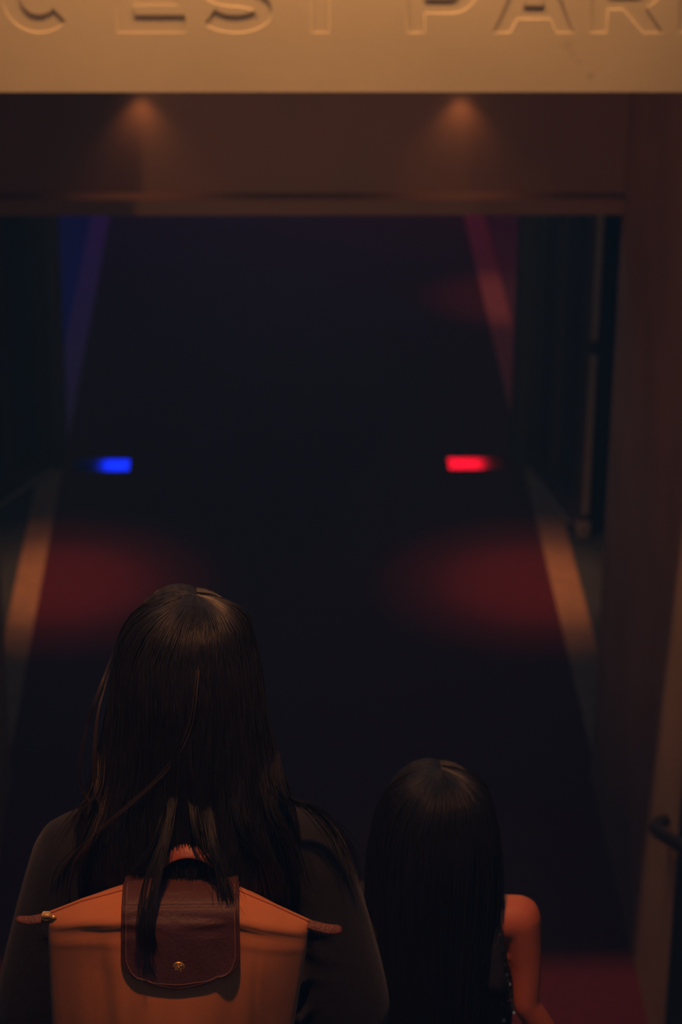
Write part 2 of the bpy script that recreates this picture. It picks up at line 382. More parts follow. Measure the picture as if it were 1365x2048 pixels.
for x, y, s in ((-0.88, 9.40, 'left'), (1.10, 9.38, 'right')):
    e = bullet_lamp('downlight', (x, y, 2.62), (x, y, 0), 'warm ceiling downlight over the %s carpet edge' % s, P_HALL*0.62, (1.0, 0.38, 0.15), 21, 1.0, 'lamp_warm', r=0.05, ln=0.08, group='hall downlights')
    spot_light(e, (0, 0, -0.012), (0, 0, -1), P_HALL*0.42, (1.0, 0.38, 0.15), 32, 1.0, 0.04)
bullet_lamp('downlight', (1.30, 12.95, 2.62), (1.30, 12.95, 0), 'pink ceiling downlight beyond the open doors on the right', P_PINK, (1.0, 0.26, 0.22), 24, 1.0, 'lamp_pink', r=0.05, ln=0.08)
def panel_lamp(x0, x1, y, col, power, glowm, label):
    e = tag(empty('light_panel', ((x0+x1)/2, y, 2.42)), label, 'lamp', 'coloured light panels')
    hw = (x1-x0)/2
    box('frame', -hw-0.02, hw+0.02, -0.17, 0.17, 0.008, 0.06, 'black_metal', e, 0.004); box('diffuser', -hw, hw, -0.15, 0.15, 0.0, 0.009, glowm, e)
    for sx in (-1, 1):
        bm = bmesh.new(); tube(bm, [(sx*hw*0.7, 0, 0.06), (sx*hw*0.7, 0, 0.28)], 0.004, 8); from_bm('hanger', bm, 'steel', e)
    l = bpy.data.lights.new('light', 'AREA'); l.shape = 'RECTANGLE'; l.size = 2*hw; l.size_y = 0.3; l.energy = power; l.color = col
    o = bpy.data.objects.new('light', l); C.objects.link(o); o.parent = e; o.location = (0, 0, -0.004)
panel_lamp(-1.17, -0.80, 16.15, (0.003, 0.02, 1.0), P_BLUE, 'lamp_blue', 'blue light panel hung from the tunnel ceiling')
panel_lamp(1.16, 1.50, 16.15, (1.0, 0.004, 0.03), P_RED, 'lamp_red', 'red light panel hung from the tunnel ceiling')

glow('fill_cool', (0.45, 0.7, 1.0), 0.5)  # cool fill panels, added to raise the ambient level in the hall
panel_lamp(-0.2, 0.4, 8.5, (0.5, 0.72, 1.0), P_FILL_COOL, 'fill_cool', 'unseen cool fill panel added just inside the portal')
panel_lamp(-0.2, 0.4, 12.3, (0.5, 0.60, 1.0), P_FILL_COOL, 'fill_cool', 'unseen cool fill panel added beyond the open doors')

# ------------------------------------------------------------------ handrail on the right
hr = tag(empty('handrail', (1.10, 6.1, 0.82)), 'dark metal handrail descending along the right side of stairs', 'handrail')
bm = bmesh.new()
rail = [(1.10, 0.35, 3.73), (1.10, 3.0, 2.37), (1.10, 6.06, 0.845), (1.10, 6.115, 0.825), (1.112, 6.15, 0.82), (1.14, 6.165, 0.82)]
tube(bm, rail, 0.019, 14); local_to(from_bm('rail', bm, 'black_metal', None, True), hr)
for y in (0.7, 2.1, 3.5, 4.9):
    k = int((y-Y0)/RUN)+1; zs = TOP-RISE*k; bm = bmesh.new()
    tube(bm, [(1.10, y, zs), (1.10, y, 3.73-(y-0.35)*0.513)], 0.013, 12); local_to(from_bm('post', bm, 'black_metal', None, True), hr)

# ------------------------------------------------------------------ people
def finger(bm, base, dirs, lens, r):
    P = [Vector(base)]
    for d, l in zip(dirs, lens): P.append(P[-1] + Vector(d).normalized()*l)
    cap(bm, P, [r, r*0.95, r*0.88, r*0.75][:len(P)], 10)
def hand(bm, wrist, down, fwd, side, s=1.0):
    """relaxed hand: palm along `down`, fingers curling toward `fwd`, thumb on +fwd side"""
    w_, d, f, sd = Vector(wrist), Vector(down).normalized(), Vector(fwd).normalized(), Vector(side).normalized()
    M = Matrix((sd, f, d)).transposed()
    ell(bm, w_ + d*0.042*s, (0.014*s, 0.036*s, 0.046*s), M)
    cap(bm, [w_ - d*0.03*s, w_ + d*0.02*s], [0.022*s, 0.023*s], 12)
    for i, (off, L) in enumerate(((0.027, 0.068), (0.009, 0.076), (-0.009, 0.071), (-0.026, 0.056))):
        b0 = w_ + d*0.080*s + f*off*s
        inn = -sd
        finger(bm, b0, [d + inn*0.1, d + inn*0.5, d + inn*1.0], [L*0.45*s, L*0.32*s, L*0.23*s], 0.0085*s)
    finger(bm, w_ + d*0.025*s + f*0.028*s, [d*0.8 + f*0.8, d + f*0.3, d], [0.03*s, 0.028*s, 0.022*s], 0.010*s)
def head(bm, c, s=1.0):
    """skull, jaw, nose, brows, lips, ears; face toward +y"""
    c = Vector(c)
    ell(bm, c + Vector((0, -0.008, 0.018))*s, (0.072*s, 0.092*s, 0.092*s)); ell(bm, c + Vector((0, 0.030, -0.045))*s, (0.056*s, 0.060*s, 0.068*s))
    ell(bm, c + Vector((0, 0.058, -0.092))*s, (0.026*s, 0.026*s, 0.018*s))
    cap(bm, [c + Vector((0, 0.088, 0.004))*s, c + Vector((0, 0.106, -0.036))*s], [0.008*s, 0.013*s], 10)
    for sx in (-1, 1):
        ell(bm, c + Vector((sx*0.011, 0.099, -0.038))*s, (0.008*s, 0.008*s, 0.007*s), sub=2)
        ell(bm, c + Vector((sx*0.028, 0.080, 0.018))*s, (0.022*s, 0.010*s, 0.007*s), sub=2)
        ell(bm, c + Vector((sx*0.036, 0.070, -0.028))*s, (0.022*s, 0.016*s, 0.018*s), sub=2)
        ell(bm, c + Vector((sx*0.074, -0.004, -0.010))*s, (0.008*s, 0.018*s, 0.030*s), sub=2)
def face_parts(par, c, s, hairm):
    c = Vector(c)
    for sx in (-1, 1):
        bm = bmesh.new(); ell(bm, c + Vector((sx*0.030, 0.077, 0.000))*s, (0.014*s, 0.011*s, 0.008*s), sub=2); e = from_bm('eye', bm, 'eye_white', par, True)
        bm = bmesh.new(); ell(bm, c + Vector((sx*0.030, 0.0855, 0.000))*s, (0.0062*s, 0.0035*s, 0.0062*s), sub=2); from_bm('iris', bm, 'eye_dark', e, True)
        bm = bmesh.new(); cap(bm, [c + Vector((sx*0.014, 0.092, 0.024))*s, c + Vector((sx*0.032, 0.088, 0.029))*s, c + Vector((sx*0.048, 0.074, 0.024))*s], [0.003*s, 0.003*s, 0.002*s], 8); from_bm('eyebrow', bm, hairm, par, True)
    bm = bmesh.new(); cap(bm, [c + Vector((-0.022, 0.080, -0.066))*s, c + Vector((0, 0.092, -0.063))*s, c + Vector((0.022, 0.080, -0.066))*s], [0.004*s, 0.007*s, 0.004*s], 10); from_bm('mouth', bm, 'lips', par, True)
def shoe(par, x, y, z, L, yaw=0.0, name='shoe'):
    e = bmesh.new(); n = 12; rings = []
    prof = [(-0.5, 0.55, 0.075), (-0.46, 0.8, 0.085), (-0.3, 0.9, 0.085), (-0.08, 0.85, 0.07), (0.15, 1.0, 0.055), (0.35, 1.0, 0.045), (0.46, 0.75, 0.036), (0.5, 0.45, 0.03)]
    for (t, wd, h) in prof:
        hw = 0.042*wd*L/0.24; hh = h*L/0.24
        rings.append([e.verts.new((x + hw*math.cos(PI*k/(n-1)), y + t*L, z + 0.018 + hh*math.sin(PI*k/(n-1))**0.7)) for k in range(n)])
    for a, b2 in zip(rings, rings[1:]):
        for k in range(n-1): e.faces.new((a[k], a[k+1], b2[k+1], b2[k]))
        e.faces.new((a[n-1], a[0], b2[0], b2[n-1]))
    e.faces.new(rings[0][::-1]); e.faces.new(rings[-1])
    s = from_bm(name, e, 'shoe_leather', par, True)
    e = bmesh.new(); top = []; bot = []
    for (t, wd, h) in prof:
        hw = 0.045*wd*L/0.24
        top.append((x-hw, x+hw, y+t*L*1.02))
    vs = [[e.verts.new((a, yy, z+zz)) for (a, b2, yy) in top] + [e.verts.new((b2, yy, z+zz)) for (a, b2, yy) in top[::-1]] for zz in (0.0, 0.02)]
    N = len(vs[0])
    for k in range(N): e.faces.new((vs[0][k], vs[0][(k+1) % N], vs[1][(k+1) % N], vs[1][k]))
    e.faces.new(vs[0][::-1]); e.faces.new(vs[1]); from_bm('sole', e, 'rubber_sole', s)
    return s

def strands_mesh(paths, radii, n=3):
    """many hair strands as thin 3-sided tubes, one mesh; paths (N, K, 3), radii (N, K)"""
    P = np.asarray(paths); N, K, _ = P.shape
    T = np.gradient(P, axis=1); T /= np.linalg.norm(T, axis=2, keepdims=True) + 1e-9
    ref = np.tile(np.array([0.31, -0.9, 0.2]), (N, K, 1)); A = np.cross(T, ref); A /= np.linalg.norm(A, axis=2, keepdims=True) + 1e-9
    B = np.cross(T, A); V = np.empty((N, K, n, 3))
    for k in range(n):
        a = 2*PI*k/n
        V[:, :, k] = P + radii[:, :, None]*(A*math.cos(a) + B*math.sin(a))
    idx = np.arange(N*K*n).reshape(N, K, n)
    F = np.stack([idx[:, :-1, :], np.roll(idx, -1, 2)[:, :-1, :], np.roll(idx, -1, 2)[:, 1:, :], idx[:, 1:, :]], -1).reshape(-1, 4)
    me = bpy.data.meshes.new('hair'); me.vertices.add(N*K*n); me.vertices.foreach_set('co', V.reshape(-1))
    me.loops.add(F.size); me.loops.foreach_set('vertex_index', F.reshape(-1).astype(np.int32))
    me.polygons.add(len(F)); me.polygons.foreach_set('loop_start', np.arange(0, F.size, 4, dtype=np.int32))
    me.update(calc_edges=True); me.validate(); me.shade_smooth()
    return me

def make_hair(par, prof, crown, zend, count, mname, amax, K=24, rad=0.00055, part_x=0.0, seed=1, tipvar=0.08, base_name='hair_base'):
    """prof rows: z, half width, back depth, front depth, yc. hair falls from the crown down these rings"""
    g = np.random.default_rng(seed)
    Z = np.array([p[0] for p in prof])[::-1]
    def at(z, i): return np.interp(z, Z, np.array([p[i] for p in prof])[::-1])
    def pos(phi, z, off):
        wd = np.maximum(at(z, 1) + off, 0.0008); bk = np.maximum(at(z, 2) + off, 0.0008); ft = np.maximum(at(z, 3) + off, 0.0008); yc = at(z, 4)
        cphi = np.cos(phi)
        y = yc - np.where(cphi > 0, bk, ft)*cphi
        x = crown[0]*np.clip((z - Z[-1] + 0.06)/0.06, 0, 1) + wd*np.sin(phi)
        return np.stack([x, y, z + 0*x], -1)
    # --- solid base under the strands
    nz, na = 34, 44
    zs = Z[-1] - (Z[-1]-zend)*np.linspace(0.0005, 1, nz)**1.6
    v = []; f = []
    for z in zs:
        am = np.interp(z, [zend, Z[-1]-0.16, Z[-1]-0.05, Z[-1]], [amax*0.62, amax*0.86, PI*0.97, PI*0.97])
        for a in np.linspace(-am, am, na): v.append(pos(np.array(a), np.array(z) - 0.006, -0.011))
    for i in range(nz-1):
        for j in range(na-1): f.append((i*na+j, i*na+j+1, (i+1)*na+j+1, (i+1)*na+j))
    me = bpy.data.meshes.new(base_name); me.from_pydata([tuple(map(float, q)) for q in v], [], f); me.update()
    o = link(base_name, me, 'hair_under', par, True)
    sm = o.modifiers.new('thick', 'SOLIDIFY'); sm.thickness = 0.004; sm.offset = 0
    # --- strands in clumps
    ncl = count//14
    cphi = g.uniform(-1, 1, ncl); cphi = np.sign(cphi)*np.abs(cphi)**0.9*amax
    cid = g.integers(0, ncl, count)
    phi0 = cphi[cid] + g.normal(0, 0.05, count)
    top = Z[-1]
    t = np.linspace(0, 1, K)[None, :]
    zt = zend + g.uniform(-tipvar, tipvar*0.5, ncl)[cid] + g.normal(0, 0.012, count)
    start = np.where(g.random(count) < 0.62, g.uniform(0.0002, 0.006, count), g.uniform(0.0, 0.10, count))
    z = (top - start)[:, None] - ((top - start - zt)[:, None])*t**1.7
    off = g.uniform(-0.004, 0.004, count)[:, None] + g.normal(0, 0.0035, ncl)[cid][:, None] + 0.003*np.sin(g.uniform(0, 6, ncl)[cid][:, None] + t*g.uniform(2, 6, ncl)[cid][:, None])
    spread = g.normal(0, 0.10, ncl)[cid][:, None]*t**2 + g.normal(0, 0.05, count)[:, None]*t**2
    squeeze = 1 - (1-0.66)*np.clip((t-0.35)/0.65, 0, 1)*(np.abs(phi0)[:, None] > 0.1)
    phi = phi0[:, None]*squeeze + spread + 0.02*np.sin(t*9 + g.uniform(0, 6, count)[:, None])
    am = np.interp(z, [zend, top-0.16, top-0.045, top], [amax*0.70, amax*0.92, PI*0.99, PI*0.99])
    phi = np.clip(phi, -am, am)
    P = pos(phi, z, off*np.clip(t*6, 0, 1))
    # crown hair spreads from the whorl: extra azimuth for the first third so the top is covered all round
    R = rad*g.uniform(0.7, 1.35, count)[:, None]*np.interp(t, [0, 0.1, 0.8, 1], [0.8, 1, 1, 0.25])
    # front hair: from the part line over the temples, joining the side fall
    nf = count//3
    sd = np.where(g.random(nf) < 0.5, -1.0, 1.0); pj = sd*g.uniform(1.15, amax*0.97, nf); yp = g.uniform(-0.010, 0.078, nf)
    sk = Z[-1]-0.105; cy = at(sk, 4); ez = Z[-1]-sk; efr = at(Z[-1]-0.07, 3)
    zp = sk + (ez-0.006)*np.sqrt(np.clip(1-((yp-cy)/(efr+0.012))**2, 0.02, 1))
    A0 = np.stack([crown[0]+sd*g.uniform(0, 0.003, nf), yp, zp], -1)
    zj = Z[-1]-0.10-g.uniform(0, 0.03, nf); J = pos(pj, zj, g.uniform(-0.003, 0.004, nf))
    K1 = K//2; t1 = np.linspace(0, 1, K1)[None, :, None]
    Q = A0[:, None]*(1-t1) + J[:, None]*t1
    cc = np.array([0, cy, sk-0.02]); sc = np.array([0.080, 0.105, 0.125]); dv = (Q-cc)/sc
    rr = np.linalg.norm((A0-cc)/sc, axis=1)[:, None, None]*(1-t1) + np.linalg.norm((J-cc)/sc, axis=1)[:, None, None]*t1
    Q = cc + dv/np.linalg.norm(dv, axis=2, keepdims=True)*rr*sc
    t2 = np.linspace(0, 1, K-K1+1)[None, 1:]
    z2 = zj[:, None] - (zj - (zend + g.uniform(-tipvar, tipvar*0.4, nf)))[:, None]*t2**1.15
    p2 = pj[:, None]*(1-0.30*t2) + g.normal(0, 0.05, nf)[:, None]*t2
    Q2 = pos(p2, z2, g.uniform(-0.003, 0.004, nf)[:, None])
    PF = np.concatenate([Q, Q2], 1)
    RF = rad*g.uniform(0.7, 1.3, nf)[:, None]*np.interp(np.linspace(0, 1, K), [0, 0.1, 0.8, 1], [0.8, 1, 1, 0.25])[None]
    P = np.concatenate([P, PF]); R = np.concatenate([R, RF])
    me = strands_mesh(P, R)
    h = link('hair', me, mname, par); h['kind'] = 'stuff'
    return h, o

# ---------- woman (local frame: feet on her step at z = 0, facing +y)
WX, WY, WZ = -0.112, 2.95, 1.60
wo = tag(empty('person', (WX, WY, WZ)), 'person with long brown hair and dark top wearing an orange backpack', 'person')
bm = bmesh.new()
HC = (0.0, 0.0, 1.428)
head(bm, HC, 1.0)
cap(bm, [(0, -0.012, 1.16), (0, -0.012, 1.36)], [0.062, 0.050])
loft(bm, smooth_rings([(0, 0, 0.70, 0.13, 0.10), (0, -0.01, 0.78, 0.165, 0.115), (0, -0.01, 0.85, 0.165, 0.115), (0, 0, 0.95, 0.125, 0.09), (0, 0.005, 1.02, 0.135, 0.10), (0, 0.0, 1.09, 0.15, 0.105), (0, -0.01, 1.15, 0.14, 0.085), (0, -0.012, 1.21, 0.09, 0.06), (0, -0.012, 1.25, 0.05, 0.05)], 40))
for sx, fz, fy in ((-1, 0.0, 0.0), (1, -0.16, 0.31)):
    cap(bm, [(sx*0.10, -0.008, 1.160), (sx*0.155, -0.010, 1.155)], [0.055, 0.054])
    cap(bm, [(sx*0.158, -0.010, 1.152), (sx*0.182, -0.018, 1.05), (sx*0.205, -0.022, 0.935)], [0.052, 0.044, 0.036])
    cap(bm, [(sx*0.205, -0.022, 0.935), (sx*0.215, 0.02, 0.84), (sx*0.215, 0.055, 0.75)], [0.036, 0.034, 0.024])
    hand(bm, (sx*0.215, 0.06, 0.735), (0.0, 0.22, -1), (0, 1, 0.22), (sx, 0, 0), 0.95)
    hipx = sx*0.085
    if fz == 0: leg = [(hipx, -0.01, 0.80), (hipx, 0.03, 0.43), (hipx, -0.035, 0.07)]
    else: leg = [(hipx, -0.01, 0.80), (hipx, 0.20, 0.42), (hipx, 0.245, -0.08)]
    cap(bm, leg[:2], [0.088, 0.055]); cap(bm, [leg[1], tuple(np.array(leg[1])*0.68+np.array(leg[2])*0.32+np.array((0, -0.012, 0))), leg[2]], [0.055, 0.052, 0.034])
    cap(bm, [leg[2], (leg[2][0], leg[2][1]+0.12, leg[2][2]-0.030)], [0.034, 0.024])
remesh('body', bm, 0.006, 'skin', wo, 3)
face_parts(wo, HC, 1.0, 'hair_brown')
# loose dark top with wide half sleeves
bm = bmesh.new()
loft(bm, smooth_rings([(0, 0.0, 0.68, 0.185, 0.140), (0, 0.0, 0.72, 0.19, 0.145), (0, 0.0, 0.86, 0.187, 0.14), (0, 0.0, 1.0, 0.182, 0.13), (0, 0.0, 1.08, 0.175, 0.122), (0, -0.006, 1.14, 0.165, 0.105), (0, -0.01, 1.185, 0.13, 0.080), (0, -0.012, 1.225, 0.080, 0.062), (0, -0.012, 1.245, 0.064, 0.056)], 48), 40)
for sx in (-1, 1):
    cap(bm, [(sx*0.085, -0.010, 1.168), (sx*0.155, -0.012, 1.150)], [0.066, 0.062], 18)
    cap(bm, [(sx*0.157, -0.012, 1.146), (sx*0.180, -0.020, 1.06), (sx*0.203, -0.024, 0.96), (sx*0.214, -0.024, 0.90)], [0.062, 0.064, 0.066, 0.066], 18)
    for k in range(5):
        zz = 1.10-0.045*k; tube(bm, catmull([(sx*(0.125+0.010*k), -0.070, zz), (sx*(0.18+0.012*k), -0.079, zz-0.03), (sx*(0.225+0.010*k), -0.055, zz-0.035)], 8), [0.003, 0.009, 0.011, 0.011, 0.011, 0.010, 0.007, 0.003], 8)
    for k in range(4):
        zz = 0.95-0.06*k; tube(bm, catmull([(sx*0.06, -0.125, zz), (sx*0.12, -0.112, zz+0.03), (sx*0.172, -0.06, zz+0.05)], 8), [0.003, 0.008, 0.010, 0.010, 0.010, 0.010, 0.007, 0.003], 8)
remesh('top', bm, 0.0065, 'tee_cotton', wo, 5)
bm = bmesh.new()
loft(bm, smooth_rings([(0, -0.01, 0.71, 0.155, 0.118), (0, -0.01, 0.78, 0.178, 0.128), (0, -0.01, 0.86, 0.176, 0.125), (0, 0, 0.93, 0.140, 0.105)], 16), 30)
for hipx, leg in ((-0.085, [(-0.085, -0.01, 0.79), (-0.087, 0.03, 0.43), (-0.087, -0.03, 0.10)]), (0.085, [(0.085, -0.01, 0.79), (0.087, 0.195, 0.42), (0.087, 0.24, -0.05)])):
    cap(bm, leg[:2], [0.100, 0.080], 18); cap(bm, leg[1:], [0.080, 0.074], 18)
remesh('trousers', bm, 0.008, 'trouser_denim', wo, 4)
shoe(wo, -0.087, 0.035, 0.0, 0.235); shoe(wo, 0.087, 0.315, -0.16, 0.235)
# hair
WPROF = [(1.5485, 0.002, 0.002, 0.002, -0.012), (1.545, 0.024, 0.026, 0.020, -0.012), (1.535, 0.048, 0.050, 0.044, -0.011), (1.515, 0.068, 0.074, 0.074, -0.010),
         (1.480, 0.081, 0.092, 0.096, -0.008), (1.44, 0.089, 0.104, 0.085, -0.006), (1.39, 0.096, 0.108, 0.07, -0.006), (1.34, 0.108, 0.110, 0.06, -0.008),
         (1.295, 0.120, 0.112, 0.05, -0.010), (1.26, 0.136, 0.116, 0.05, -0.014), (1.21, 0.150, 0.128, 0.05, -0.016), (1.15, 0.158, 0.138, 0.05, -0.016), (1.02, 0.160, 0.142, 0.05, -0.016)]
make_hair(wo, WPROF, (0.014, 0), 1.175, 5600, 'hair_brown', 1.75, K=24, rad=0.00058, seed=3, tipvar=0.07)
# loose locks: each a fan of fine strands along a guide
def locks(par, guides, mname, seed=5, name='loose_locks'):
    g = np.random.default_rng(seed); PP = []; RR = []
    for (G, n, spread, rad) in guides:
        G = [list(q) for q in G]; G[0][1] += 0.035; base = catmull(G, 24)
        for i in range(n):
            t = np.linspace(0, 1, 24)[:, None]
            o1 = g.normal(0, spread, 3)*np.array([1, 0.6, 0.5]); o2 = g.normal(0, spread, 3)*np.array([1, 0.6, 0.5])
            PP.append(base + o1*(1-t)*0.5 + o2*t + 0.002*np.sin(t*5+g.uniform(0, 6))*g.normal(0, 1, 3)*0.5)
            RR.append(rad*g.uniform(0.7, 1.3)*np.interp(t[:, 0], [0, 0.25, 0.8, 1], [0.25, 1, 1, 0.25]))
    me = strands_mesh(np.array(PP), np.array(RR)); o = link(name, me, mname, par); o['kind'] = 'stuff'
    return o
GA = [(-0.095, -0.06, 1.47), (-0.111, -0.07, 1.44), (-0.129, -0.07, 1.387), (-0.141, -0.07, 1.327), (-0.139, -0.07, 1.289), (-0.128, -0.075, 1.270), (-0.135, -0.08, 1.255)]
GB = [(-0.100, -0.07, 1.45), (-0.116, -0.08, 1.40), (-0.121, -0.09, 1.316), (-0.112, -0.10, 1.277), (-0.111, -0.108, 1.250)]
GC = [(0.020, -0.095, 1.52), (0.016, -0.118, 1.47), (0.006, -0.124, 1.41), (-0.025, -0.126, 1.352), (-0.082, -0.124, 1.292), (-0.130, -0.118, 1.24), (-0.150, -0.115, 1.188)]
GD = [(-0.116, -0.10, 1.34), (-0.121, -0.10, 1.300), (-0.150, -0.095, 1.262), (-0.182, -0.095, 1.205)]
GE = [(-0.103, -0.115, 1.30), (-0.121, -0.12, 1.25), (-0.149, -0.118, 1.205), (-0.157, -0.112, 1.150)]
GF = [(-0.108, -0.105, 1.28), (-0.128, -0.11, 1.235), (-0.160, -0.10, 1.18), (-0.168, -0.095, 1.12)]
GX = [(0.005, -0.128, 1.33), (0.010, -0.150, 1.285), (0.024, -0.165, 1.25), (0.050, -0.160, 1.205)]
GY = [(0.115, -0.08, 1.33), (0.130, -0.085, 1.285), (0.165, -0.075, 1.262), (0.205, -0.07, 1.205), (0.225, -0.07, 1.13)]
GZ = [(0.100, -0.10, 1.33), (0.115, -0.11, 1.27), (0.140, -0.11, 1.22), (0.155, -0.11, 1.15)]
G2 = [(0.06, -0.125, 1.34), (0.075, -0.135, 1.27), (0.105, -0.135, 1.21), (0.12, -0.13, 1.14)]
G3 = [(-0.02, -0.13, 1.32), (-0.035, -0.145, 1.26), (-0.07, -0.15, 1.20)]
locks(wo, [(GA, 5, 0.0022, 0.0006), (GB, 7, 0.003, 0.0006), (GC, 4, 0.002, 0.0005), (GD, 10, 0.006, 0.0005), (GE, 10, 0.006, 0.0005)], 'hair_light', 5)
locks(wo, [(GF, 16, 0.008, 0.0005), (GX, 18, 0.006, 0.0005), (GY, 46, 0.010, 0.0004), (GZ, 34, 0.010, 0.0005), (G2, 34, 0.010, 0.0005), (G3, 26, 0.008, 0.0005)], 'hair_brown', 6, 'hair_tips')
GW = [(-0.012, -0.132, 1.33), (-0.022, -0.165, 1.285), (-0.038, -0.215, 1.235), (-0.045, -0.2425, 1.195), (-0.044, -0.2475, 1.165), (-0.043, -0.2475, 1.145)]
GV = [(-0.010, -0.132, 1.33), (-0.026, -0.165, 1.285), (-0.050, -0.215, 1.235), (-0.058, -0.2405, 1.19), (-0.056, -0.2455, 1.155)]
GU = [(0.025, -0.132, 1.31), (0.035, -0.165, 1.265), (0.050, -0.19, 1.225), (0.058, -0.205, 1.195)]
locks(wo, [(GW, 34, 0.006, 0.0005), (GV, 16, 0.004, 0.0005), (GU, 40, 0.008, 0.0005)], 'hair_dark', 9, 'hair_lock')

# ---------- orange backpack (world-sized, origin at its base)
BX, BYR = -0.1215, 2.79
bp = tag(empty('backpack', (BX, 2.76, 2.45)), 'orange canvas backpack with brown leather flap on the person with long brown hair', 'backpack')
BO = Vector((BX, 2.76, 2.45))
nu, nv = 90, 70
def bag_ridge(u):   # world z of the zip line, u in 0..1 left to right
    return float(np.interp(u, [0, 0.13, 0.30, 0.5, 0.72, 0.86, 1], [2.752, 2.772, 2.790, 2.793, 2.788, 2.763, 2.736]))
def bag_pt(u, v, side):
    zr = bag_ridge(u); zb = 2.455
    xl, xr = -0.297, 0.051 - 0.045*min(1, v*0.85)
    if v > 0.9: xl += 0.02*((v-0.9)/0.1)**2; xr -= 0.02*((v-0.9)/0.1)**2
    x = xl + (xr-xl)*u
    e = max(0.0, math.sin(PI*min(1, max(0, u))))**0.55
    th = 0.005 + 0.047*e
    a = min(1.0, v/0.13)                       # the top panel rolls from zip to front
    prof = 1-(1-a)**2.6
    z = zr - (zr-zb)*(v if v > 0.13 else 0.13*(a**1.9)) 
    bulge = 0.012*e*math.sin(PI*min(1, v*0.9)) + 0.030*max(0.0, math.sin(PI*u))**2.2*math.sin(PI*min(1, v*0.72))**1.5
    y = th*prof + bulge
    if v > 0.93: y *= math.sqrt(max(0, 1-((v-0.93)/0.07)**2))*0.85+0.15
    # folds: puckers along the zip and soft vertical creases
    n1 = noise.noise(Vector((u*9, v*1.6, 3+side*5)))*0.010*min(1, v*4)*min(1, 6*u, 6*(1-u))
    pk = 0.006*math.sin((v*88 + 5*abs(u-0.5))*1.0)*math.exp(-((v-0.075)/0.05)**2)*min(1, abs(u-0.5)*5)*e
    cr = -0.006*math.exp(-(((u-0.80-0.06*v)/0.012))**2)*min(1, max(0, (v-0.1)*5))*math.exp(-v*2.0)
    cr += -0.004*math.exp(-(((u-0.20-0.10*v)/0.03))**2)*min(1, max(0, (v-0.08)*5))
    return Vector((x, BYR - side*(y + n1 + pk + cr), z))
v = []; f = []
for s in (1, -0.75):
    for j in range(nv+1):
        for i in range(nu+1):
            v.append(bag_pt(i/nu, j/nv, s) - BO)
    o0 = 0 if s == 1 else (nu+1)*(nv+1)
    for j in range(nv):
        for i in range(nu): f.append(tuple(o0+q for q in (j*(nu+1)+i, j*(nu+1)+i+1, (j+1)*(nu+1)+i+1, (j+1)*(nu+1)+i)))
O2 = (nu+1)*(nv+1)
for j in range(nv):
    for i in (0, nu):
        a, b2 = j*(nu+1)+i, (j+1)*(nu+1)+i; f.append((a, b2, O2+b2, O2+a))
for i in range(nu):
    for j in (0, nv):
        a, b2 = j*(nu+1)+i, j*(nu+1)+i+1; f.append((a, b2, O2+b2, O2+a))
me = bpy.data.meshes.new('bag_body'); me.from_pydata([tuple(q) for q in v], [], f)
bmm = bmesh.new(); bmm.from_mesh(me); bmesh.ops.remove_doubles(bmm, verts=bmm.verts, dist=0.0002); bpy.data.meshes.remove(me)
from_bm('bag_body', bmm, 'bag_canvas', bp, True)
# zip tape and teeth along the ridge
bm = bmesh.new(); tube(bm, [Vector((-0.297+0.348*t, BYR+0.001, bag_ridge(t)+0.0012)) - BO for t in np.linspace(0, 1, 60)], 0.0022, 8); from_bm('zip_tape', bm, 'bag_canvas', bp, True)
def strip(pts, width_dir, hw, th, name, m, par, nrm=None):
    """flat leather band along pts; hw may vary"""
    bm = bmesh.new(); P = [Vector(p) for p in pts]; W = Vector(width_dir); rings = []
    for i, p in enumerate(P):
        t = (P[min(i+1, len(P)-1)] - P[max(i-1, 0)]).normalized(); n = t.cross(W).normalized(); h = hw[i] if hasattr(hw, '__len__') else hw
        rings.append([bm.verts.new(p + W*a*h + n*c*th) for a, c in ((-1, -.5), (-0.9, -1), (0.9, -1), (1, -.5), (1, .5), (0.9, 1), (-0.9, 1), (-1, .5))])
    for a, b2 in zip(rings, rings[1:]):
        for k in range(8): bm.faces.new((a[k], a[(k+1) % 8], b2[(k+1) % 8], b2[k]))
    bm.faces.new(rings[0][::-1]); bm.faces.new(rings[-1])
    return from_bm(name, bm, m, par, True)
# leather zip tabs
strip([Vector(p)-BO for p in ((-0.292, BYR-0.002, 2.751), (-0.302, BYR-0.003, 2.749), (-0.318, BYR-0.003, 2.746), (-0.334, BYR-0.002, 2.7465), (-0.338, BYR-0.002, 2.747))], (0, 0.8, 0.6), [0.006, 0.0065, 0.006, 0.0048, 0.002], 0.0014, 'zip_tab', 'tab_leather', bp)
strip([Vector(p)-BO for p in ((0.046, BYR-0.002, 2.736), (0.056, BYR-0.003, 2.733), (0.072, BYR-0.003, 2.728), (0.088, BYR-0.002, 2.726), (0.093, BYR-0.002, 2.7255))], (0, 0.8, 0.6), [0.006, 0.0068, 0.0068, 0.006, 0.003], 0.0016, 'zip_tab', 'tab_leather', bp)
# gold zip puller: slider body, ring and tongue
e = box('zip_slider', -0.303-BX, -0.292-BX, BYR-0.012-2.76, BYR-0.001-2.76, 2.7535-2.45, 2.7595-2.45, 'gold', bp, 0.0015)
bm = bmesh.new(); tube(bm, [Vector((-0.297+0.006*math.cos(a), BYR-0.010, 2.7545+0.004*math.sin(a)))-BO for a in np.linspace(0, 2*PI, 14)], 0.0012, 6); from_bm('ring', bm, 'gold', e, True)
bm = bmesh.new(); tube(bm, [Vector(p)-BO for p in ((-0.294, BYR-0.011, 2.756), (-0.288, BYR-0.013, 2.7575), (-0.283, BYR-0.012, 2.757))], [0.0015, 0.003, 0.002], 8, 0.5); from_bm('tongue', bm, 'gold', e, True)
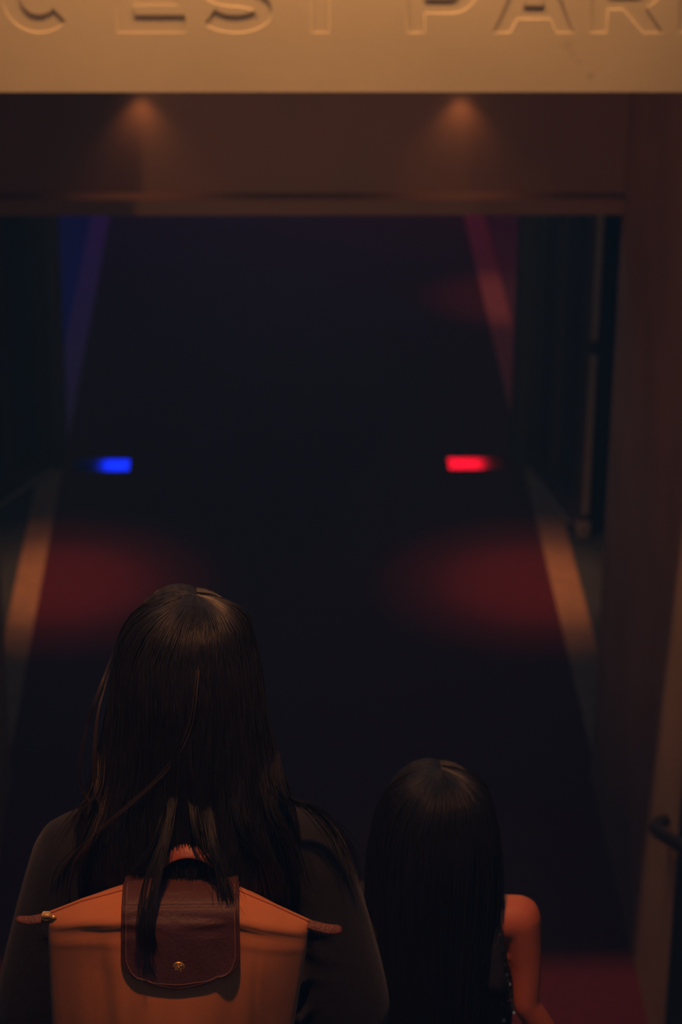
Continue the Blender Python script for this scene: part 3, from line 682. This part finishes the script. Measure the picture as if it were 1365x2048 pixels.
# leather flap: comes over the zip and down the front, rounded lower corners
def front_y(x, z):
    u = min(1, max(0, (x+0.297)/0.335)); zr = bag_ridge(u); vv = min(1, max(0.0, (zr-z)/(zr-2.455)))
    return bag_pt(u, vv, 1).y
FX0, FX1 = -0.1945, -0.0435
FQ = None
def flap_center(s):    # s 0..1 from behind the zip, over, down to the lower edge -> (y, z)
    pth = [(2.838, 2.772), (2.828, 2.787), (2.806, 2.797), (2.780, 2.7985), (2.756, 2.795), (2.741, 2.785), (2.7345, 2.765), (2.7265, 2.735), (2.7195, 2.705), (2.716, 2.690)]
    global FQ
    if FQ is None: FQ = catmull(pth, 101)
    q = FQ; i = s*100; k = min(99, int(i)); return q[k]*(1-(i-k)) + q[k+1]*(i-k)
ns, nx = 60, 30
vf = []; ff = []
lens_ = [0]
for k in range(1, ns+1):
    a = flap_center((k-1)/ns); b2 = flap_center(k/ns); lens_.append(lens_[-1] + math.hypot(*(b2-a)))
LT = lens_[-1]; RC = 0.042
def flap_hw(d):
    rem = LT - d; w0 = (FX1-FX0)/2
    if rem < RC: return w0 - 0.030*(1-math.sqrt(max(0, 1-((RC-rem)/RC)**2))) - 0.0
    return w0 - 0.001*math.sin(d*20)
def flap_pt(s, t, lift=0.0):
    y, z = flap_center(s); d = np.interp(s, np.linspace(0, 1, ns+1), lens_); hw = flap_hw(d)
    x = (FX0+FX1)/2 + hw*t
    if s > 0.35: y = min(y, min(front_y(x, z+q_) for q_ in (-0.012, -0.006, 0, 0.006, 0.012)) - 0.003)
    sag = 0.012*(t*t)*max(0, (d-(LT-RC))/RC)      # lower edge curves up toward the corners
    dy, dz = flap_center(min(1, s+0.01)) - flap_center(max(0, s-0.01)); L_ = math.hypot(dy, dz) or 1
    ny, nz_ = (-dz/L_, dy/L_)
    if ny > 0 and s > 0.5: ny, nz_ = -ny, -nz_
    if nz_ < 0 and s < 0.5: ny, nz_ = -ny, -nz_
    return Vector((x, y + ny*lift, z + nz_*lift + sag)) - BO
for side, lift in ((0, 0.0016), (1, -0.0016)):
    for k in range(ns+1):
        for j in range(nx+1): vf.append(flap_pt(k/ns, -1+2*j/nx, lift))
M1 = (ns+1)*(nx+1)
for k in range(ns):
    for j in range(nx):
        q = (k*(nx+1)+j, k*(nx+1)+j+1, (k+1)*(nx+1)+j+1, (k+1)*(nx+1)+j); ff.append(q); ff.append(tuple(M1+i for i in q[::-1]))
    for j in (0, nx): a, b2 = k*(nx+1)+j, (k+1)*(nx+1)+j; ff.append((a, b2, M1+b2, M1+a))
for j in range(nx):
    for k in (0, ns): a, b2 = k*(nx+1)+j, k*(nx+1)+j+1; ff.append((a, b2, M1+b2, M1+a))
bm = bmesh.new(); vs = [bm.verts.new(q) for q in vf]
for q in ff: bm.faces.new([vs[i] for i in q])
fl = from_bm('flap', bm, 'bag_leather', bp, True); fl['label'] = 'brown leather flap with gold snap'
# bound edge and stitching along the flap
edge = [flap_pt(s, -1, 0) for s in np.linspace(0.28, 1, 50)] + [flap_pt(1, t, 0) for t in np.linspace(-1, 1, 30)[1:-1]] + [flap_pt(s, 1, 0) for s in np.linspace(1, 0.28, 50)]
bm = bmesh.new(); tube(bm, edge, 0.0019, 8); from_bm('edge_binding', bm, 'bag_handle' if False else 'bag_leather', fl, True)
ins = [flap_pt(s, -0.94, 0.0024) for s in np.linspace(0.30, 0.955, 60)] + [flap_pt(0.955+0.0*t, t, 0.0024) for t in np.linspace(-0.94, 0.94, 50)[1:-1]] + [flap_pt(s, 0.94, 0.0024) for s in np.linspace(0.955, 0.30, 60)]
bm = bmesh.new()
for a, b2 in zip(ins, ins[1:]): tube(bm, [a.lerp(b2, 0.15), a.lerp(b2, 0.8)], 0.0005, 5)
from_bm('stitching', bm, 'thread', fl)
# gold snap with a small raised rider-like relief
bc = Vector((-0.122, 2.7185, 2.7175)) - BO
bm = bmesh.new()
prof = [(0.0086, 0.0), (0.0088, 0.0018), (0.0078, 0.0032), (0.0070, 0.0030), (0.0045, 0.0036), (0.0, 0.0039)]
rings = []
for r, h in prof[:-1]: rings.append([bm.verts.new(bc + Vector((r*math.cos(k*PI/14), -h, r*math.sin(k*PI/14)))) for k in range(28)])
for a, b2 in zip(rings, rings[1:]):
    for k in range(28): bm.faces.new((a[k], a[(k+1) % 28], b2[(k+1) % 28], b2[k]))
bm.faces.new(rings[-1]); bm.faces.new(rings[0][::-1])
sn = from_bm('snap_button', bm, 'gold', fl, True)
bm = bmesh.new()
for P in ([(-0.004, 0.001), (0.0, 0.0022), (0.004, 0.0008)], [(0.002, 0.002), (0.0035, 0.0045), (0.005, 0.004)], [(-0.001, 0.002), (0.0, 0.0055)], [(-0.003, 0.0), (-0.0045, -0.004)], [(0.003, 0.0), (0.002, -0.0045), (0.0035, -0.005)], [(-0.001, 0), (-0.001, -0.0045)]):
    tube(bm, [bc + Vector((a, -0.0038, c)) for a, c in P], 0.0009, 6)
from_bm('emblem', bm, 'gold', sn, True)
# top handle loop
hp = catmull([(-0.158, 2.812, 2.788), (-0.152, 2.810, 2.808), (-0.136, 2.806, 2.830), (-0.110, 2.803, 2.8405), (-0.084, 2.806, 2.830), (-0.068, 2.810, 2.808), (-0.062, 2.812, 2.788)], 40)
def band(P, hw, th, name, m, par):
    bm = bmesh.new(); rings = []
    for i, p in enumerate(P):
        t = Vector(P[min(i+1, len(P)-1)] - P[max(i-1, 0)]).normalized(); W = Vector((0, 0.80, 0.6)); W = (W - t*W.dot(t)).normalized(); n = t.cross(W)
        rings.append([bm.verts.new(Vector(p) - BO + W*hw*math.cos(2*PI*k/14) + n*th*math.sin(2*PI*k/14)) for k in range(14)])
    for a, b2 in zip(rings, rings[1:]):
        for k in range(14): bm.faces.new((a[k], a[(k+1) % 14], b2[(k+1) % 14], b2[k]))
    bm.faces.new(rings[0][::-1]); bm.faces.new(rings[-1])
    return from_bm(name, bm, m, par, True)
hdl = band(hp, 0.0105, 0.0032, 'handle', 'bag_handle', bp)
# shoulder straps over the front of the shoulders
for sx in (-1, 1):
    P = catmull([(WX+sx*0.055, 2.850, 2.775), (WX+sx*0.075, 2.862, 2.80), (WX+sx*0.085, 2.93, 2.842), (WX+sx*0.090, 3.02, 2.815), (WX+sx*0.100, 3.080, 2.74), (WX+sx*0.118, 3.085, 2.66), (WX+sx*0.150, 3.02, 2.53), (WX+sx*0.130, 2.85, 2.50), (WX+sx*0.120, 2.80, 2.49)], 50)
    strip([Vector(p)-BO for p in P], (1, 0, 0), 0.016, 0.0022, 'shoulder_strap', 'bag_handle', bp)

# ---------- child (local frame: feet on the next step down)
CX, CY, CZ = 0.2505, 3.29, 1.44
ch = tag(empty('person', (CX, CY, CZ)), 'smaller person with long dark hair and bare right shoulder in a sequined black dress', 'person')
bm = bmesh.new(); CH_ = (0.0, 0.0, 1.125); s = 0.96
head(bm, CH_, s)
cap(bm, [(0, -0.010, 0.96), (0, -0.010, 1.06)], [0.048, 0.040])
loft(bm, smooth_rings([(0, 0, 0.52, 0.10, 0.08), (0, -0.005, 0.60, 0.128, 0.095), (0, 0, 0.70, 0.110, 0.082), (0, 0, 0.80, 0.112, 0.085), (0, 0, 0.90, 0.118, 0.085), (0, -0.006, 0.97, 0.105, 0.066), (0, -0.010, 1.005, 0.06, 0.045), (0, -0.010, 1.02, 0.04, 0.04)], 36))
for sx in (-1, 1):
    cap(bm, [(sx*0.07, -0.006, 0.972), ((0.134 if sx > 0 else -0.092), (-0.006 if sx > 0 else 0.030), 0.972)], [0.038, 0.036])
    if sx > 0:
        cap(bm, [(0.135, -0.006, 0.972), (0.1485, -0.008, 0.89), (0.151, -0.012, 0.815)], [0.036, 0.0265, 0.022])
        cap(bm, [(0.151, -0.012, 0.815), (0.186, 0.004, 0.745), (0.208, 0.035, 0.685)], [0.022, 0.022, 0.016])
        hand(bm, (0.212, 0.042, 0.672), (0.2, 0.4, -1), (0, 1, 0.4), (1, 0, 0.2), 0.72)
    else:
        cap(bm, [(-0.094, 0.032, 0.968), (-0.105, 0.04, 0.885), (-0.125, 0.03, 0.79)], [0.040, 0.032, 0.027])
        cap(bm, [(-0.125, 0.03, 0.79), (-0.135, 0.06, 0.70), (-0.140, 0.08, 0.63)], [0.027, 0.026, 0.018])
        hand(bm, (-0.140, 0.085, 0.618), (0, 0.3, -1), (0, 1, 0.3), (-1, 0, 0), 0.72)
    hx = sx*0.062
    cap(bm, [(hx, 0, 0.58), (hx, 0.012, 0.31)], [0.068, 0.042]); cap(bm, [(hx, 0.012, 0.31), (hx, -0.008, 0.22), (hx, -0.015, 0.06)], [0.042, 0.041, 0.027])
    cap(bm, [(hx, -0.015, 0.055), (hx, 0.08, 0.035)], [0.027, 0.020])
remesh('body', bm, 0.0055, 'skin', ch, 3)
face_parts(ch, CH_, s, 'hair_dark')
# sleeveless dress with straps
bm = bmesh.new()
loft(bm, smooth_rings([(0, 0.0, 0.36, 0.190, 0.160), (0, 0.0, 0.40, 0.180, 0.152), (0, 0.0, 0.52, 0.150, 0.122), (0, 0.0, 0.62, 0.136, 0.105), (0, 0, 0.72, 0.130, 0.096), (0, 0, 0.82, 0.134, 0.102), (0, 0.0, 0.88, 0.128, 0.098), (0, -0.004, 0.945, 0.104, 0.082)], 36), 36)
for sx in (-1, 1): 
    cap(bm, [(sx*0.096, -0.070, 0.90), (sx*0.088, -0.055, 0.975), (sx*0.080, -0.012, 1.004), (sx*0.078, 0.05, 0.975), (sx*0.075, 0.082, 0.91)], [0.024, 0.020, 0.017, 0.018, 0.019], 12)
cap(bm, [(-0.086, -0.02, 0.955), (-0.100, 0.025, 0.965)], [0.050, 0.050], 14)
dr = remesh('dress', bm, 0.006, 'dress_black', ch, 4)
# sequins: small tilted metal discs along the armholes and scattered on the back
bm = bmesh.new(); g = random.Random(4)
pts = []
for sx in (-1, 1):
    for k in range(26):
        t = k/25; pts.append((sx*(0.100 + 0.026*t), -0.072-0.020*math.sin(t*PI*0.8)+g.uniform(-0.003, 0.001), 0.985-0.14*t))
while len(pts) < 330:
    a = g.uniform(-1.4, 1.4); z = g.uniform(0.42, 0.90)
    rx = np.interp(z, [0.40, 0.52, 0.62, 0.72, 0.82, 0.90], [0.180, 0.150, 0.138, 0.131, 0.135, 0.126]); ry = np.interp(z, [0.40, 0.52, 0.62, 0.72, 0.82, 0.90], [0.152, 0.122, 0.107, 0.097, 0.103, 0.098])
    pts.append(((rx+0.002)*math.sin(a), -(ry+0.002)*math.cos(a), z))
for p in pts:
    n = Vector((p[0]*0.8, -0.10, 0.0)).normalized(); n = (n + Vector((g.gauss(0, .35), g.gauss(0, .2), g.gauss(0.25, .4)))).normalized()
    M = Matrix.Translation(p) @ n.to_track_quat('Z', 'Y').to_matrix().to_4x4()
    bmesh.ops.create_circle(bm, cap_ends=True, segments=7, radius=g.uniform(0.0022, 0.0032), matrix=M)
sq = from_bm('sequins', bm, 'sequin', dr); sq['kind'] = 'stuff'
shoe(ch, -0.062, 0.03, 0.0, 0.185); shoe(ch, 0.062, 0.03, 0.0, 0.185)
CPROF = [(1.2435, 0.002, 0.002, 0.002, -0.010), (1.240, 0.024, 0.026, 0.020, -0.010), (1.230, 0.048, 0.050, 0.044, -0.009), (1.210, 0.068, 0.070, 0.070, -0.008),
         (1.175, 0.082, 0.086, 0.092, -0.006), (1.13, 0.091, 0.098, 0.082, -0.004), (1.08, 0.097, 0.102, 0.066, -0.004), (1.03, 0.100, 0.103, 0.06, -0.004),
         (0.98, 0.102, 0.105, 0.05, -0.006), (0.92, 0.104, 0.109, 0.05, -0.006), (0.85, 0.104, 0.112, 0.05, -0.006), (0.60, 0.10, 0.118, 0.05, -0.006)]
make_hair(ch, CPROF, (0.008, 0), 0.72, 4200, 'hair_dark', 1.72, K=22, rad=0.00065, seed=8, tipvar=0.05)

# ------------------------------------------------------------------ bluish scatter volume added to lift the blacks
hz = box('lift_volume', -6, 6, -8, 24, -1.5, 8, None)
m = bpy.data.materials.new('lift_volume'); m.use_nodes = True; nt = m.node_tree; nt.nodes.clear()
out = nt.nodes.new('ShaderNodeOutputMaterial'); vs_ = nt.nodes.new('ShaderNodeVolumeScatter')
vs_.inputs['Color'].default_value = (0.20, 0.53, 1.0, 1); vs_.inputs['Density'].default_value = 0.020; vs_.inputs['Anisotropy'].default_value = 0.0
nt.links.new(vs_.outputs[0], out.inputs['Volume']); hz.data.materials.append(m)
tag(hz, 'bluish scatter volume added to lift the dark tones of stairs and tunnel', 'lift_volume', kind='stuff')
